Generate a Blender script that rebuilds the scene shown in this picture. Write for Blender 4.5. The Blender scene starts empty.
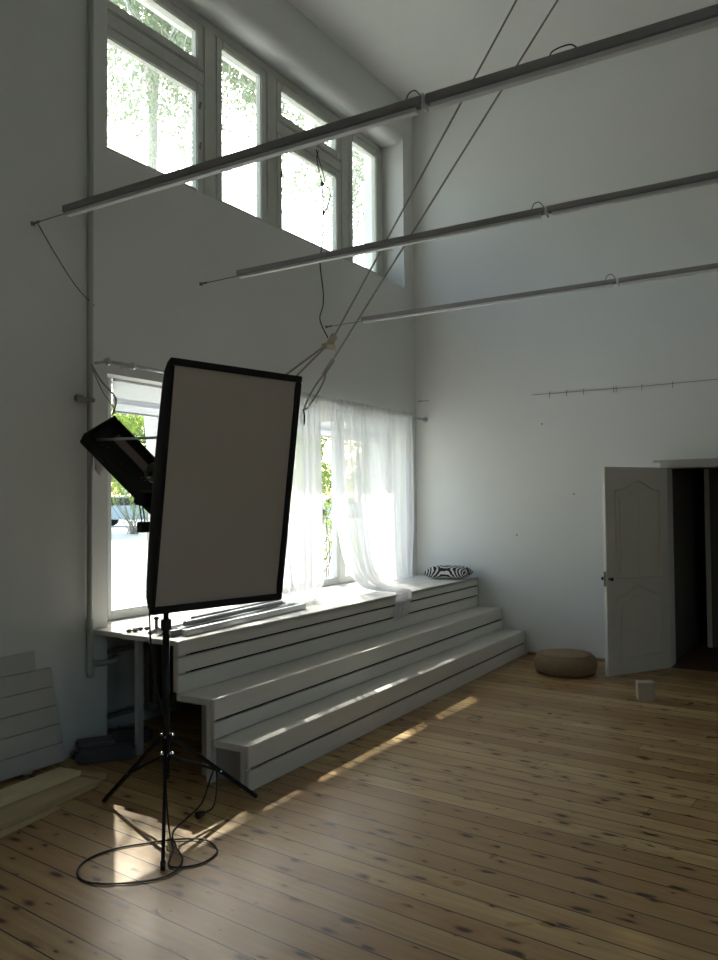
import bpy, bmesh, math, random
from mathutils import Vector, Matrix, noise
random.seed(7)
scene = bpy.context.scene
COL = scene.collection
PI = math.pi

# ------------------------------------------------------------------ materials
def newmat(name):
    m = bpy.data.materials.new(name); m.use_nodes = True
    nt = m.node_tree; nt.nodes.clear()
    out = nt.nodes.new('ShaderNodeOutputMaterial')
    return m, nt, out

def N(nt, t, **kw):
    n = nt.nodes.new(t)
    for k, v in kw.items():
        if k.startswith('i_'):
            n.inputs[k[2:].replace('_', ' ')].default_value = v
        else:
            setattr(n, k, v)
    return n

def math_node(nt, op, a, b=None, c=None, clamp=False):
    n = nt.nodes.new('ShaderNodeMath'); n.operation = op; n.use_clamp = clamp
    for i, v in enumerate((a, b, c)):
        if v is None: continue
        if isinstance(v, (int, float)): n.inputs[i].default_value = v
        else: nt.links.new(v, n.inputs[i])
    return n.outputs[0]

def mixc(nt, fac, a, b, bt='MIX'):
    n = nt.nodes.new('ShaderNodeMix'); n.data_type = 'RGBA'; n.blend_type = bt
    for sock, v in ((n.inputs['Factor'], fac), (n.inputs['A'], a), (n.inputs['B'], b)):
        if isinstance(v, (int, float)): sock.default_value = v
        elif isinstance(v, (tuple, list)): sock.default_value = (*v[:3], 1)
        else: nt.links.new(v, sock)
    return n.outputs['Result']

def plain(name, col, rough=.6, metal=0., var=.12, scale=6., bump=.1, bscale=60., stretch=(1, 1, 1), spec=.4, translucent=0.):
    m, nt, out = newmat(name)
    tc = N(nt, 'ShaderNodeTexCoord'); mp = N(nt, 'ShaderNodeMapping')
    mp.inputs['Scale'].default_value = stretch
    nt.links.new(tc.outputs['Object'], mp.inputs['Vector'])
    no = N(nt, 'ShaderNodeTexNoise'); no.inputs['Scale'].default_value = scale; no.inputs['Detail'].default_value = 4
    nt.links.new(mp.outputs[0], no.inputs['Vector'])
    dark = tuple(c*(1-var) for c in col); lite = tuple(min(1, c*(1+var)) for c in col)
    c = mixc(nt, no.outputs['Fac'], dark, lite)
    b = N(nt, 'ShaderNodeBsdfPrincipled')
    nt.links.new(c, b.inputs['Base Color'])
    b.inputs['Roughness'].default_value = rough; b.inputs['Metallic'].default_value = metal
    b.inputs['Specular IOR Level'].default_value = spec
    if bump:
        n2 = N(nt, 'ShaderNodeTexNoise'); n2.inputs['Scale'].default_value = bscale; n2.inputs['Detail'].default_value = 3
        nt.links.new(mp.outputs[0], n2.inputs['Vector'])
        bp = N(nt, 'ShaderNodeBump'); bp.inputs['Strength'].default_value = bump; bp.inputs['Distance'].default_value = .01
        nt.links.new(n2.outputs['Fac'], bp.inputs['Height']); nt.links.new(bp.outputs[0], b.inputs['Normal'])
    sh = b.outputs[0]
    if translucent:
        t = N(nt, 'ShaderNodeBsdfTranslucent'); nt.links.new(c, t.inputs['Color'])
        mx = N(nt, 'ShaderNodeMixShader'); mx.inputs[0].default_value = translucent
        nt.links.new(sh, mx.inputs[1]); nt.links.new(t.outputs[0], mx.inputs[2]); sh = mx.outputs[0]
    nt.links.new(sh, out.inputs['Surface'])
    return m

def floor_material():
    m, nt, out = newmat('pine floorboards')
    W = .145
    tc = N(nt, 'ShaderNodeTexCoord'); mp = N(nt, 'ShaderNodeMapping')
    mp.inputs['Rotation'].default_value = (0, 0, math.radians(5))
    nt.links.new(tc.outputs['Object'], mp.inputs['Vector'])
    sp = N(nt, 'ShaderNodeSeparateXYZ'); nt.links.new(mp.outputs[0], sp.inputs[0])
    X, Y = sp.outputs[0], sp.outputs[1]
    yb = math_node(nt, 'DIVIDE', Y, W)
    idx = math_node(nt, 'FLOOR', yb); fr = math_node(nt, 'FRACT', yb)
    wn = N(nt, 'ShaderNodeTexWhiteNoise', noise_dimensions='1D'); nt.links.new(idx, wn.inputs['W'])
    r1 = wn.outputs['Value']
    xo = math_node(nt, 'ADD', X, math_node(nt, 'MULTIPLY', r1, 17.))
    xl = math_node(nt, 'DIVIDE', xo, 9.7); ix = math_node(nt, 'FLOOR', xl); fx = math_node(nt, 'FRACT', xl)
    wn2 = N(nt, 'ShaderNodeTexWhiteNoise', noise_dimensions='2D')
    cb = N(nt, 'ShaderNodeCombineXYZ'); nt.links.new(idx, cb.inputs[0]); nt.links.new(ix, cb.inputs[1])
    nt.links.new(cb.outputs[0], wn2.inputs['Vector'])
    r2 = wn2.outputs['Value']
    # grain
    gc = N(nt, 'ShaderNodeCombineXYZ')
    nt.links.new(math_node(nt, 'MULTIPLY', xo, 1.6), gc.inputs[0])
    nt.links.new(math_node(nt, 'MULTIPLY', Y, 26.), gc.inputs[1])
    nt.links.new(math_node(nt, 'MULTIPLY', r2, 9.), gc.inputs[2])
    g = N(nt, 'ShaderNodeTexNoise'); g.inputs['Scale'].default_value = 1.; g.inputs['Detail'].default_value = 5; g.inputs['Distortion'].default_value = .8
    nt.links.new(gc.outputs[0], g.inputs['Vector'])
    # knots
    kc = N(nt, 'ShaderNodeCombineXYZ')
    dn = N(nt, 'ShaderNodeTexNoise'); dn.inputs['Scale'].default_value = 9.; nt.links.new(mp.outputs[0], dn.inputs['Vector'])
    nt.links.new(math_node(nt, 'MULTIPLY_ADD', xo, 4.3, math_node(nt, 'MULTIPLY', dn.outputs['Fac'], .5)), kc.inputs[0])
    nt.links.new(math_node(nt, 'MULTIPLY_ADD', Y, 11., math_node(nt, 'MULTIPLY', dn.outputs['Fac'], .35)), kc.inputs[1])
    v = N(nt, 'ShaderNodeTexVoronoi', voronoi_dimensions='2D', feature='F1'); v.inputs['Scale'].default_value = 1.; v.inputs['Randomness'].default_value = 1.
    nt.links.new(kc.outputs[0], v.inputs['Vector'])
    vs = N(nt, 'ShaderNodeSeparateColor'); nt.links.new(v.outputs['Color'], vs.inputs[0])
    size = math_node(nt, 'MULTIPLY_ADD', math_node(nt, 'POWER', vs.outputs[0], 2.), .15, .034)
    cl = N(nt, 'ShaderNodeTexNoise'); cl.inputs['Scale'].default_value = .9; nt.links.new(kc.outputs[0], cl.inputs['Vector'])
    gate = math_node(nt, 'GREATER_THAN', math_node(nt, 'ADD', vs.outputs[1], math_node(nt, 'MULTIPLY', cl.outputs['Fac'], .9)), .78)
    rel = math_node(nt, 'DIVIDE', v.outputs['Distance'], size)
    core = math_node(nt, 'MULTIPLY', math_node(nt, 'SUBTRACT', 1.5, rel, clamp=True), gate)
    halo = math_node(nt, 'MULTIPLY', math_node(nt, 'SUBTRACT', 1.0, math_node(nt, 'MULTIPLY', rel, .27), clamp=True), gate)
    base = mixc(nt, r2, (.34, .21, .086), (.59, .43, .20))
    red = mixc(nt, math_node(nt, 'MULTIPLY', math_node(nt, 'POWER', r1, 3.), .6), base, (.34, .165, .07))
    gcol = mixc(nt, math_node(nt, 'MULTIPLY', math_node(nt, 'SUBTRACT', g.outputs['Fac'], .35, clamp=True), 1.6, clamp=True), red, (.30, .155, .06))
    hal = mixc(nt, math_node(nt, 'MULTIPLY', halo, .5), gcol, (.24, .105, .035))
    kn = mixc(nt, core, hal, (.035, .014, .006))
    d = math_node(nt, 'MINIMUM', fr, math_node(nt, 'SUBTRACT', 1., fr))
    seam = math_node(nt, 'LESS_THAN', d, .026)
    dx = math_node(nt, 'LESS_THAN', fx, .0003)
    seam = math_node(nt, 'MAXIMUM', seam, dx)
    fin = mixc(nt, seam, kn, (.03, .016, .008))
    b = N(nt, 'ShaderNodeBsdfPrincipled')
    nt.links.new(fin, b.inputs['Base Color'])
    rn = N(nt, 'ShaderNodeTexNoise'); rn.inputs['Scale'].default_value = 3.; nt.links.new(tc.outputs['Object'], rn.inputs['Vector'])
    nt.links.new(math_node(nt, 'MULTIPLY_ADD', rn.outputs['Fac'], .18, .22), b.inputs['Roughness'])
    b.inputs['Specular IOR Level'].default_value = .28
    hgt = math_node(nt, 'SUBTRACT', math_node(nt, 'MULTIPLY', g.outputs['Fac'], .12), seam)
    bp = N(nt, 'ShaderNodeBump'); bp.inputs['Strength'].default_value = .35; bp.inputs['Distance'].default_value = .003
    nt.links.new(hgt, bp.inputs['Height']); nt.links.new(bp.outputs[0], b.inputs['Normal'])
    nt.links.new(b.outputs[0], out.inputs['Surface'])
    return m

def glass_material():
    m, nt, out = newmat('window glass')
    lw = N(nt, 'ShaderNodeLayerWeight'); lw.inputs['Blend'].default_value = .5
    fr = math_node(nt, 'MULTIPLY_ADD', math_node(nt, 'POWER', lw.outputs['Facing'], 5.), .45, .025)
    nz = N(nt, 'ShaderNodeTexNoise'); nz.inputs['Scale'].default_value = 5
    t = N(nt, 'ShaderNodeBsdfTransparent')
    nt.links.new(mixc(nt, nz.outputs['Fac'], (.93, .96, .95), (.97, .98, .97)), t.inputs['Color'])
    g = N(nt, 'ShaderNodeBsdfGlossy'); g.inputs['Roughness'].default_value = .02
    mx = N(nt, 'ShaderNodeMixShader'); nt.links.new(fr, mx.inputs[0])
    nt.links.new(t.outputs[0], mx.inputs[1]); nt.links.new(g.outputs[0], mx.inputs[2])
    nt.links.new(mx.outputs[0], out.inputs['Surface'])
    return m

def sheer_material(name, col, transp, weave=400.):
    m, nt, out = newmat(name)
    nz = N(nt, 'ShaderNodeTexNoise'); nz.inputs['Scale'].default_value = 30
    c = mixc(nt, nz.outputs['Fac'], tuple(x*.95 for x in col), col)
    d = N(nt, 'ShaderNodeBsdfDiffuse'); t = N(nt, 'ShaderNodeBsdfTranslucent'); tr = N(nt, 'ShaderNodeBsdfTransparent')
    nt.links.new(c, d.inputs['Color']); nt.links.new(c, t.inputs['Color'])
    a = N(nt, 'ShaderNodeMixShader'); a.inputs[0].default_value = .5
    nt.links.new(d.outputs[0], a.inputs[1]); nt.links.new(t.outputs[0], a.inputs[2])
    mx = N(nt, 'ShaderNodeMixShader')
    mx.inputs[0].default_value = transp
    nt.links.new(a.outputs[0], mx.inputs[1]); nt.links.new(tr.outputs[0], mx.inputs[2])
    nt.links.new(mx.outputs[0], out.inputs['Surface'])
    return m

def zebra_material():
    m, nt, out = newmat('zebra cushion cloth')
    tc = N(nt, 'ShaderNodeTexCoord')
    w = N(nt, 'ShaderNodeTexWave', wave_type='RINGS', rings_direction='SPHERICAL'); w.inputs['Scale'].default_value = 13.
    w.inputs['Distortion'].default_value = 3.; w.inputs['Detail'].default_value = 1.; w.inputs['Detail Scale'].default_value = 1.2
    nt.links.new(tc.outputs['Object'], w.inputs['Vector'])
    s = math_node(nt, 'GREATER_THAN', w.outputs['Fac'], .55)
    b = N(nt, 'ShaderNodeBsdfPrincipled'); b.inputs['Roughness'].default_value = .85
    nt.links.new(mixc(nt, s, (.012, .012, .014), (.62, .62, .60)), b.inputs['Base Color'])
    nt.links.new(b.outputs[0], out.inputs['Surface'])
    return m

WALL = plain('painted plaster', (.795, .80, .782), .85, var=.03, scale=2., bump=.12, bscale=22)
CEIL = plain('ceiling paint', (.80, .80, .775), .9, var=.02, bump=.05)
FLOOR = floor_material()
GLASS = glass_material()
FRAME = plain('white window paint', (.66, .68, .66), .5, var=.05)
FRAMEUP = plain('old window paint', (.60, .61, .55), .55, var=.12, scale=12)
PAINTW = plain('white painted boards', (.78, .75, .695), .32, var=.06, scale=5, stretch=(6, 1, 6), bump=.08)
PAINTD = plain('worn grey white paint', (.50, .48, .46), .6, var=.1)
GREYP = plain('grey pipe paint', (.46, .47, .44), .5, var=.08)
DARKM = plain('dark track metal', (.20, .19, .19), .5, metal=.2, var=.15)
TRACK = plain('grey painted track', (.33, .315, .315), .55, var=.12)
LITEM = plain('pale track metal', (.74, .74, .75), .45, var=.06)
ALU = plain('brushed aluminium', (.55, .57, .60), .3, metal=.9, var=.12, scale=20)
BLACK = plain('black fabric', (.012, .012, .013), .8, var=.3, scale=30)
BLKM = plain('black metal', (.018, .018, .019), .38, metal=.3, var=.2)
CHROME = plain('chrome', (.75, .75, .75), .15, metal=1., var=.03, bump=0)
DIFF = plain('softbox diffusion cloth', (.56, .50, .455), .9, var=.04, scale=3, bump=.25, bscale=5, translucent=.12)
CORD = plain('black rubber cord', (.02, .018, .016), .5, var=.2)
ROPE = plain('grey rope', (.34, .31, .27), .9, var=.25, scale=60)
BEIGE = plain('yellowed plastic', (.52, .46, .33), .6, var=.15)
SHEER = sheer_material('sheer white curtain cloth', (.86, .87, .89), .32)
SHEERD = sheer_material('sheer white curtain heading', (.92, .92, .90), .25)
BLIND = sheer_material('white blind cloth', (.93, .94, .97), .22)
POUF = plain('braided brown jute', (.27, .19, .11), .95, var=.35, scale=60, bump=.9, bscale=120)
WOODY = plain('fresh pine offcut', (.80, .68, .42), .7, var=.14, scale=5, stretch=(8, 1, 8))
WOODB = plain('dull pine offcut', (.58, .46, .27), .75, var=.2, scale=5, stretch=(8, 1, 8))
BLOCK = plain('beige block', (.50, .41, .31), .8, var=.08)
DOORM = plain('white door paint', (.66, .635, .585), .5, var=.04, scale=4)
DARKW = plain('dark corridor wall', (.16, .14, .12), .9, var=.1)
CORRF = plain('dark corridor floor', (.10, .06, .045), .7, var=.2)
RAD = plain('radiator paint', (.30, .27, .23), .6, var=.1)
DGREY = plain('dark grey box', (.085, .085, .09), .6, var=.2)
GRASS = plain('sunlit grass and gravel', (.62, .63, .56), .95, var=.25, scale=.8)
PAVE = plain('pale paving', (.70, .69, .64), .95, var=.08, scale=2)
LEAFB = plain('birch leaves', (.38, .45, .32), .6, var=.35, scale=4, bump=0, translucent=.55)
LEAFY = plain('spring leaves', (.26, .36, .07), .6, var=.35, scale=2, bump=0, translucent=.5)
LEAFD = plain('dark leaves', (.10, .17, .05), .6, var=.35, scale=2, bump=0, translucent=.4)
BIRCH = plain('birch bark', (.62, .60, .56), .9, var=.35, scale=9, stretch=(1, 1, 3))
BARK = plain('grey bark', (.22, .19, .155), .9, var=.3, scale=9)
CARP = plain('car paint', (.42, .52, .62), .25, metal=.2, var=.03, bump=0)
CARW = plain('white car paint', (.82, .84, .86), .25, var=.03, bump=0)
TYRE = plain('tyre', (.02, .02, .02), .8)
CARG = plain('car window', (.05, .06, .07), .1, var=.1, bump=0)
EAVE = plain('eave boards', (.62, .62, .60), .8, var=.06)
CLOTH = plain('white rag', (.72, .72, .70), .9, var=.08, translucent=.2)
ZEBRA = zebra_material()
WHITEP = plain('porcelain white', (.78, .78, .78), .4)
COPPER = plain('brass', (.45, .33, .15), .35, metal=.8)

# ------------------------------------------------------------------ mesh helpers
def BM(): return bmesh.new()
def box(bm, a, b, bev=0):
    x0, y0, z0 = (min(a[i], b[i]) for i in range(3)); x1, y1, z1 = (max(a[i], b[i]) for i in range(3))
    return hexa(bm, [(x0, y0, z0), (x1, y0, z0), (x1, y1, z0), (x0, y1, z0), (x0, y0, z1), (x1, y0, z1), (x1, y1, z1), (x0, y1, z1)], bev)
def hexa(bm, p, bev=0):
    v = [bm.verts.new(q) for q in p]
    fs = [bm.faces.new([v[i] for i in f]) for f in ((0, 3, 2, 1), (4, 5, 6, 7), (0, 1, 5, 4), (1, 2, 6, 5), (2, 3, 7, 6), (3, 0, 4, 7))]
    if bev:
        es = list({e for f in fs for e in f.edges})
        bmesh.ops.bevel(bm, geom=es, offset=bev, segments=2, affect='EDGES')
    return v
def obox(bm, c, ax, half, bev=0):
    """oriented box: centre, three unit axes, half sizes"""
    c = Vector(c); ax = [Vector(a) for a in ax]
    p = []
    for sz in (-1, 1):
        for sx, sy in ((-1, -1), (1, -1), (1, 1), (-1, 1)):
            p.append(c+ax[0]*half[0]*sx+ax[1]*half[1]*sy+ax[2]*half[2]*sz)
    return hexa(bm, p, bev)
def beam(bm, a, b, w, h, up=(0, 0, 1), bev=0):
    a = Vector(a); b = Vector(b); d = (b-a); L = d.length; d.normalize()
    s = d.cross(Vector(up)).normalized(); u = s.cross(d).normalized()
    obox(bm, (a+b)/2, (d, s, u), (L/2, w/2, h/2), bev)
def tube(bm, pts, r, seg=8, cap=True, closed=False):
    pts = [Vector(p) for p in pts]; n = len(pts)
    rs = r if isinstance(r, (list, tuple)) else [r]*n
    rings = []; prev = None
    for i, p in enumerate(pts):
        if closed: d = pts[(i+1) % n]-pts[i-1]
        else: d = pts[min(i+1, n-1)]-pts[max(i-1, 0)]
        if d.length < 1e-9: d = Vector((0, 0, 1))
        d.normalize()
        if prev is None:
            t = Vector((0, 0, 1)) if abs(d.z) < .9 else Vector((1, 0, 0)); u = d.cross(t).normalized()
        else:
            u = prev-d*prev.dot(d)
            u = u.normalized() if u.length > 1e-6 else d.orthogonal().normalized()
        prev = u; w = d.cross(u)
        rings.append([bm.verts.new(p+(u*math.cos(2*PI*k/seg)+w*math.sin(2*PI*k/seg))*rs[i]) for k in range(seg)])
    m = n if closed else n-1
    for i in range(m):
        A = rings[i]; B = rings[(i+1) % n]
        for k in range(seg): bm.faces.new((A[k], A[(k+1) % seg], B[(k+1) % seg], B[k]))
    if cap and not closed:
        bm.faces.new(rings[0][::-1]); bm.faces.new(rings[-1])
def smooth_path(pts, n=8, closed=False):
    P = [Vector(p) for p in pts]; out = []; L = len(P)
    rng = range(L) if closed else range(L-1)
    for i in rng:
        if closed: a, b, c, d = P[i-1], P[i], P[(i+1) % L], P[(i+2) % L]
        else: a, b, c, d = P[max(i-1, 0)], P[i], P[i+1], P[min(i+2, L-1)]
        for k in range(n):
            t = k/n
            out.append(.5*((2*b)+(c-a)*t+(2*a-5*b+4*c-d)*t*t+(3*b-a-3*c+d)*t**3))
    if not closed: out.append(P[-1])
    return out
def prism(bm, poly, y0, y1, axis='y'):
    """extrude polygon (list of (u,v)) along an axis. axis y: (x,z); axis x: (y,z); axis z: (x,y)"""
    def P(u, v, w):
        return {'y': (u, w, v), 'x': (w, u, v), 'z': (u, v, w)}[axis]
    A = [bm.verts.new(P(u, v, y0)) for u, v in poly]; B = [bm.verts.new(P(u, v, y1)) for u, v in poly]
    n = len(poly)
    bm.faces.new(A); bm.faces.new(B[::-1])
    for i in range(n): bm.faces.new((A[i], B[i], B[(i+1) % n], A[(i+1) % n]))
def lathe(bm, prof, c, seg=40, axis='z'):
    rings = []
    for r, z in prof:
        ring = []
        for k in range(seg):
            a = 2*PI*k/seg
            if axis == 'z': q = (c[0]+r*math.cos(a), c[1]+r*math.sin(a), c[2]+z)
            elif axis == 'x': q = (c[0]+z, c[1]+r*math.cos(a), c[2]+r*math.sin(a))
            else: q = (c[0]+r*math.cos(a), c[1]+z, c[2]+r*math.sin(a))
            ring.append(bm.verts.new(q))
        rings.append(ring)
    for A, B in zip(rings, rings[1:]):
        for k in range(seg): bm.faces.new((A[k], A[(k+1) % seg], B[(k+1) % seg], B[k]))
    bm.faces.new(rings[0][::-1]); bm.faces.new(rings[-1])
def ellipsoid(bm, c, r, seg=16, rings=10):
    g = bmesh.ops.create_uvsphere(bm, u_segments=seg, v_segments=rings, radius=1)
    for v in g['verts']: v.co = Vector((c[0]+v.co.x*r[0], c[1]+v.co.y*r[1], c[2]+v.co.z*r[2]))

# ------------------------------------------------------------------ object helpers
ROOTM = {}
def settags(o, label=None, cat=None, group=None, kind=None):
    if label: o['label'] = label
    if cat: o['category'] = cat
    if group: o['group'] = group
    if kind: o['kind'] = kind
    return o
def thing(name, label, cat, loc=(0, 0, 0), rot=(0, 0, 0), group=None, kind=None):
    o = bpy.data.objects.new(name, None); COL.objects.link(o)
    o.empty_display_size = .1
    o.location = loc; o.rotation_euler = rot
    ROOTM[o.name] = Matrix.Translation(Vector(loc)) @ o.rotation_euler.to_matrix().to_4x4()
    return settags(o, label, cat, group, kind)
def mesh(name, bm, mat, parent=None, local=False, smooth=False, label=None, loc=None, recalc=True):
    """one mesh object. coordinates are world coordinates unless local (in the root thing's frame)."""
    if recalc: bmesh.ops.recalc_face_normals(bm, faces=bm.faces)
    if parent is not None:
        R = ROOTM[parent.name]
        if not local: bm.transform(R.inverted())
    else:
        bm.verts.ensure_lookup_table()
        if loc is None:
            xs = [v.co for v in bm.verts]
            lo = [min(c[i] for c in xs) for i in range(3)]; hi = [max(c[i] for c in xs) for i in range(3)]
            loc = ((lo[0]+hi[0])/2, (lo[1]+hi[1])/2, lo[2])
        bm.transform(Matrix.Translation(-Vector(loc)))
    me = bpy.data.meshes.new(name); bm.to_mesh(me); bm.free()
    for i, mm in enumerate(mat if isinstance(mat, (list, tuple)) else [mat]): me.materials.append(mm)
    if smooth:
        for p in me.polygons: p.use_smooth = True
    o = bpy.data.objects.new(name, me); COL.objects.link(o)
    if parent is not None:
        o.parent = parent; ROOTM[o.name] = ROOTM[parent.name]
    else:
        o.location = loc; ROOTM[o.name] = Matrix.Translation(Vector(loc))
    if label: o['label'] = label
    return o
def struct(name, bm, mat, parent=None, **kw):
    o = mesh(name, bm, mat, parent, **kw)
    if parent is None: o['kind'] = 'structure'
    return o
def single(name, bm, mat, label, cat, group=None, kind=None, **kw):
    o = mesh(name, bm, mat, **kw); return settags(o, label, cat, group, kind)
def dup(root, loc=None, rotz=None, label=None, off=None):
    r = root.copy(); COL.objects.link(r)
    if loc: r.location = loc
    if off: r.location = root.location+Vector(off)
    if rotz is not None: r.rotation_euler[2] = rotz
    if label: r['label'] = label
    for ch in list(root.children):
        c = ch.copy(); COL.objects.link(c); c.parent = r
        for g in list(ch.children):
            d = g.copy(); COL.objects.link(d); d.parent = c
    return r

# ------------------------------------------------------------------ room
XW, YF, ZC = -4.5, 8.55, 6.42          # window wall plane, far wall plane, ceiling
XR, YB = 3.4, -2.6
XO = -5.03                               # outside of the window wall
UY0, UY1, UZ0, UZ1 = 3.9, 8.3, 4.2, 5.92
LY0, LY1, LZ0, LZ1 = 3.9, 8.3, .79, 2.6

bm = BM(); box(bm, (XO, YB-.3, -.2), (XR+.3, YF, 0)); box(bm, (XO, YF, -.2), (XR+.3, YF+.02, 0))
struct('floor', bm, FLOOR, loc=(0, 0, 0))
bm = BM(); box(bm, (XO, YB-.3, ZC), (XR+.3, YF+.3, ZC+.25)); struct('ceiling', bm, CEIL)

bm = BM()
box(bm, (XO, YB-.3, 0), (XW, LY0, ZC))                    # left of the windows
box(bm, (XO, LY1, 0), (XW, YF, ZC))                       # right of the windows
box(bm, (-4.63, LY0, LZ1), (XW, LY1, UZ0)); box(bm, (-4.86, LY0, 2.69), (-4.63, LY1, UZ0)); box(bm, (XO, LY0, LZ1), (-4.86, LY1, UZ0))   # between the window bands
box(bm, (XO, LY0, 0), (-4.78, LY1, LZ0))                  # back of the radiator niche
r = .13
poly = [(XO, UZ1), (XW-r, UZ1)]+[(XW-r+r*math.sin(a), UZ1+r-r*math.cos(a)) for a in [PI/2*k/8 for k in range(1, 9)]]+[(XW, ZC), (XO, ZC)]
prism(bm, poly, UY0, UY1)
struct('wall_left', bm, WALL)

DX0, DX1, DZ = -1.665, -.15, 2.0
bm = BM()
box(bm, (XO, YF, 0), (DX0, YF+.3, ZC)); box(bm, (DX1, YF, 0), (XR+.3, YF+.3, ZC)); box(bm, (DX0, YF, DZ), (DX1, YF+.3, ZC))
struct('wall_far', bm, WALL)
RW = (-1.2, 1.2, 1.0, 2.9)  # opening in the right wall for the added fill window
bm = BM(); box(bm, (XR, YB-.3, 0), (XR+.3, RW[0], ZC)); box(bm, (XR, RW[1], 0), (XR+.3, YF, ZC)); box(bm, (XR, RW[0], 0), (XR+.3, RW[1], RW[2])); box(bm, (XR, RW[0], RW[3]), (XR+.3, RW[1], ZC)); struct('wall_right', bm, WALL)
bm = BM(); box(bm, (XO+.5, YB-.3, 0), (XR, YB, ZC)); struct('wall_back', bm, WALL)

# corridor behind the door
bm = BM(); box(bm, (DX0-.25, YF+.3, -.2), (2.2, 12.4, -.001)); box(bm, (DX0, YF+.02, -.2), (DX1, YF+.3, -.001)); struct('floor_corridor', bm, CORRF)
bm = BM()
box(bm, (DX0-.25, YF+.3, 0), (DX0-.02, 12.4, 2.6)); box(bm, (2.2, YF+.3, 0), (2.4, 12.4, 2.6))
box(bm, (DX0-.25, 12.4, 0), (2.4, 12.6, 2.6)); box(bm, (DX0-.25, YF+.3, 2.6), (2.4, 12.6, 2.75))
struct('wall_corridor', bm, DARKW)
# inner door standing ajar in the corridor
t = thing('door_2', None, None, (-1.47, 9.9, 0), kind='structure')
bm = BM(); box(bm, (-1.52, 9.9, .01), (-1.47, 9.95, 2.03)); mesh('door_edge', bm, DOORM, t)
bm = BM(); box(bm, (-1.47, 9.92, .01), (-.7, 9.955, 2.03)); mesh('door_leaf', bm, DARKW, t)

# baseboard on the far wall and door casing
bm = BM(); box(bm, (-3.15, YF-.018, 0), (DX0-.1, YF, .035), .004)
struct('baseboard_far', bm, plain('brown skirting strip', (.30, .22, .14), .6))
bm = BM()
box(bm, (-1.79, YF-.022, 2.055), (.1, YF, 2.08), .005); box(bm, (-1.72, YF-.012, 2.0), (.05, YF, 2.055), .003)
box(bm, (DX0-.05, YF-.016, 0), (DX0, YF, 2.0), .003); box(bm, (DX1, YF-.02, 0), (DX1+.09, YF, 2.0), .004)
struct('trim_1', bm, PAINTD)

# open door leaf
HX, HY = -1.665, YF-.035
ang = math.atan2(7.80-HY, -2.085-HX)
dl = thing('door_1', None, None, (HX, HY, 0), (0, 0, ang), kind='structure')
DWID = .84; TH = .04
bm = BM(); box(bm, (0, -TH/2, .012), (DWID, TH/2, 2.0), .003); mesh('door_leaf', bm, DOORM, dl, local=True)
def arch(x0, x1, zb, zs, zp):
    xm = (x0+x1)/2; w = x1-x0
    top = []
    for k in range(21):
        u = k/20
        # cathedral arch: flat shoulder, concave rise to a soft peak
        e = 1-abs(2*u-1)
        h = 0 if e < .12 else (0.5-0.5*math.cos(PI*min(1, (e-.12)/.88)))
        top.append((x1-w*u, zs+(zp-zs)*h))
    return [(x0, zb), (x1, zb)]+top
def moulding(bm, poly, y, r=.007):
    tube(bm, [(u, y, v) for u, v in poly], r, 6, closed=True)
for s in (1, -1):
    yy = s*(TH/2)
    bm = BM()
    up = arch(.12, .71, .93, 1.78, 1.87); lo = arch(.12, .71, .17, .76, .84)
    moulding(bm, up, yy, .013); moulding(bm, lo, yy, .013)
    inn = arch(.17, .66, .975, 1.70, 1.79); inl = arch(.17, .66, .215, .69, .765)
    for q in (inn, inl):
        prism(bm, q, yy-.002*s, yy+.006*s)
    tube(bm, [(.415, yy+.006*s, .98), (.415, yy+.006*s, 1.77)], .006, 6)
    mesh('door_panel', bm, DOORM, dl, local=True)
hb = BM(); box(hb, (DWID-.002, -.012, .86), (DWID+.002, .012, 1.0)); tube(hb, [(DWID-.03, -TH/2-.035, .93), (DWID-.03, TH/2+.035, .93)], .009, 10)
for sy in (-1, 1): ellipsoid(hb, (DWID-.03, sy*(TH/2+.04), .93), (.018, .014, .018), 12, 8)
mesh('door_knob', hb, BLKM, dl, local=True, label='small dark knob')
for z in (.25, 1.0, 1.75):
    bm = BM(); tube(bm, [(0, -TH/2-.004, z-.045), (0, -TH/2-.004, z+.045)], .008, 8); mesh('hinge', bm, GREYP, dl, local=True)

# ------------------------------------------------------------------ windows
def frame_rect(bm, x0, x1, y0, y1, z0, z1, w, bev=.006):
    box(bm, (x0, y0, z0), (x1, y0+w, z1), bev); box(bm, (x0, y1-w, z0), (x1, y1, z1), bev)
    box(bm, (x0, y0+w, z0), (x1, y1-w, z0+w), bev); box(bm, (x0, y0+w, z1-w), (x1, y1-w, z1), bev)
W1 = thing('window_1', None, None, (-4.8, (UY0+UY1)/2, UZ0), kind='structure')
bm = BM()
frame_rect(bm, -4.87, -4.78, UY0+.002, UY1-.002, UZ0+.002, UZ1-.002, .085)
for y in (5.265, 6.14, 7.445): box(bm, (-4.885, y-.075, UZ0+.08), (-4.765, y+.075, UZ1-.08), .008)
for y0, y1 in ((3.98, 5.19), (6.215, 7.37)): box(bm, (-4.88, y0, 5.30), (-4.77, y1, 5.42), .008)
mesh('window_frame', bm, FRAMEUP, W1)
sash = [(4.0, 5.185, 4.29, 5.295), (4.0, 5.185, 5.425, 5.83), (5.345, 6.06, 4.29, 5.83), (6.22, 7.365, 4.29, 5.295), (6.22, 7.365, 5.425, 5.83), (7.525, 8.21, 4.29, 5.83)]
for y0, y1, z0, z1 in sash:
    bm = BM(); frame_rect(bm, -4.835, -4.765, y0, y1, z0, z1, .085, .01)
    sh = mesh('sash', bm, FRAMEUP, W1)
    bm = BM(); box(bm, (-4.806, y0+.08, z0+.08), (-4.802, y1-.08, z1-.08)); mesh('pane', bm, GLASS, sh)
for y, z in ((5.13, 4.75), (5.13, 5.1), (6.28, 4.9)):
    bm = BM(); beam(bm, (-4.765, y, z-.03), (-4.75, y, z+.03), .014, .014); mesh('window_catch', bm, DARKM, W1)

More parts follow.
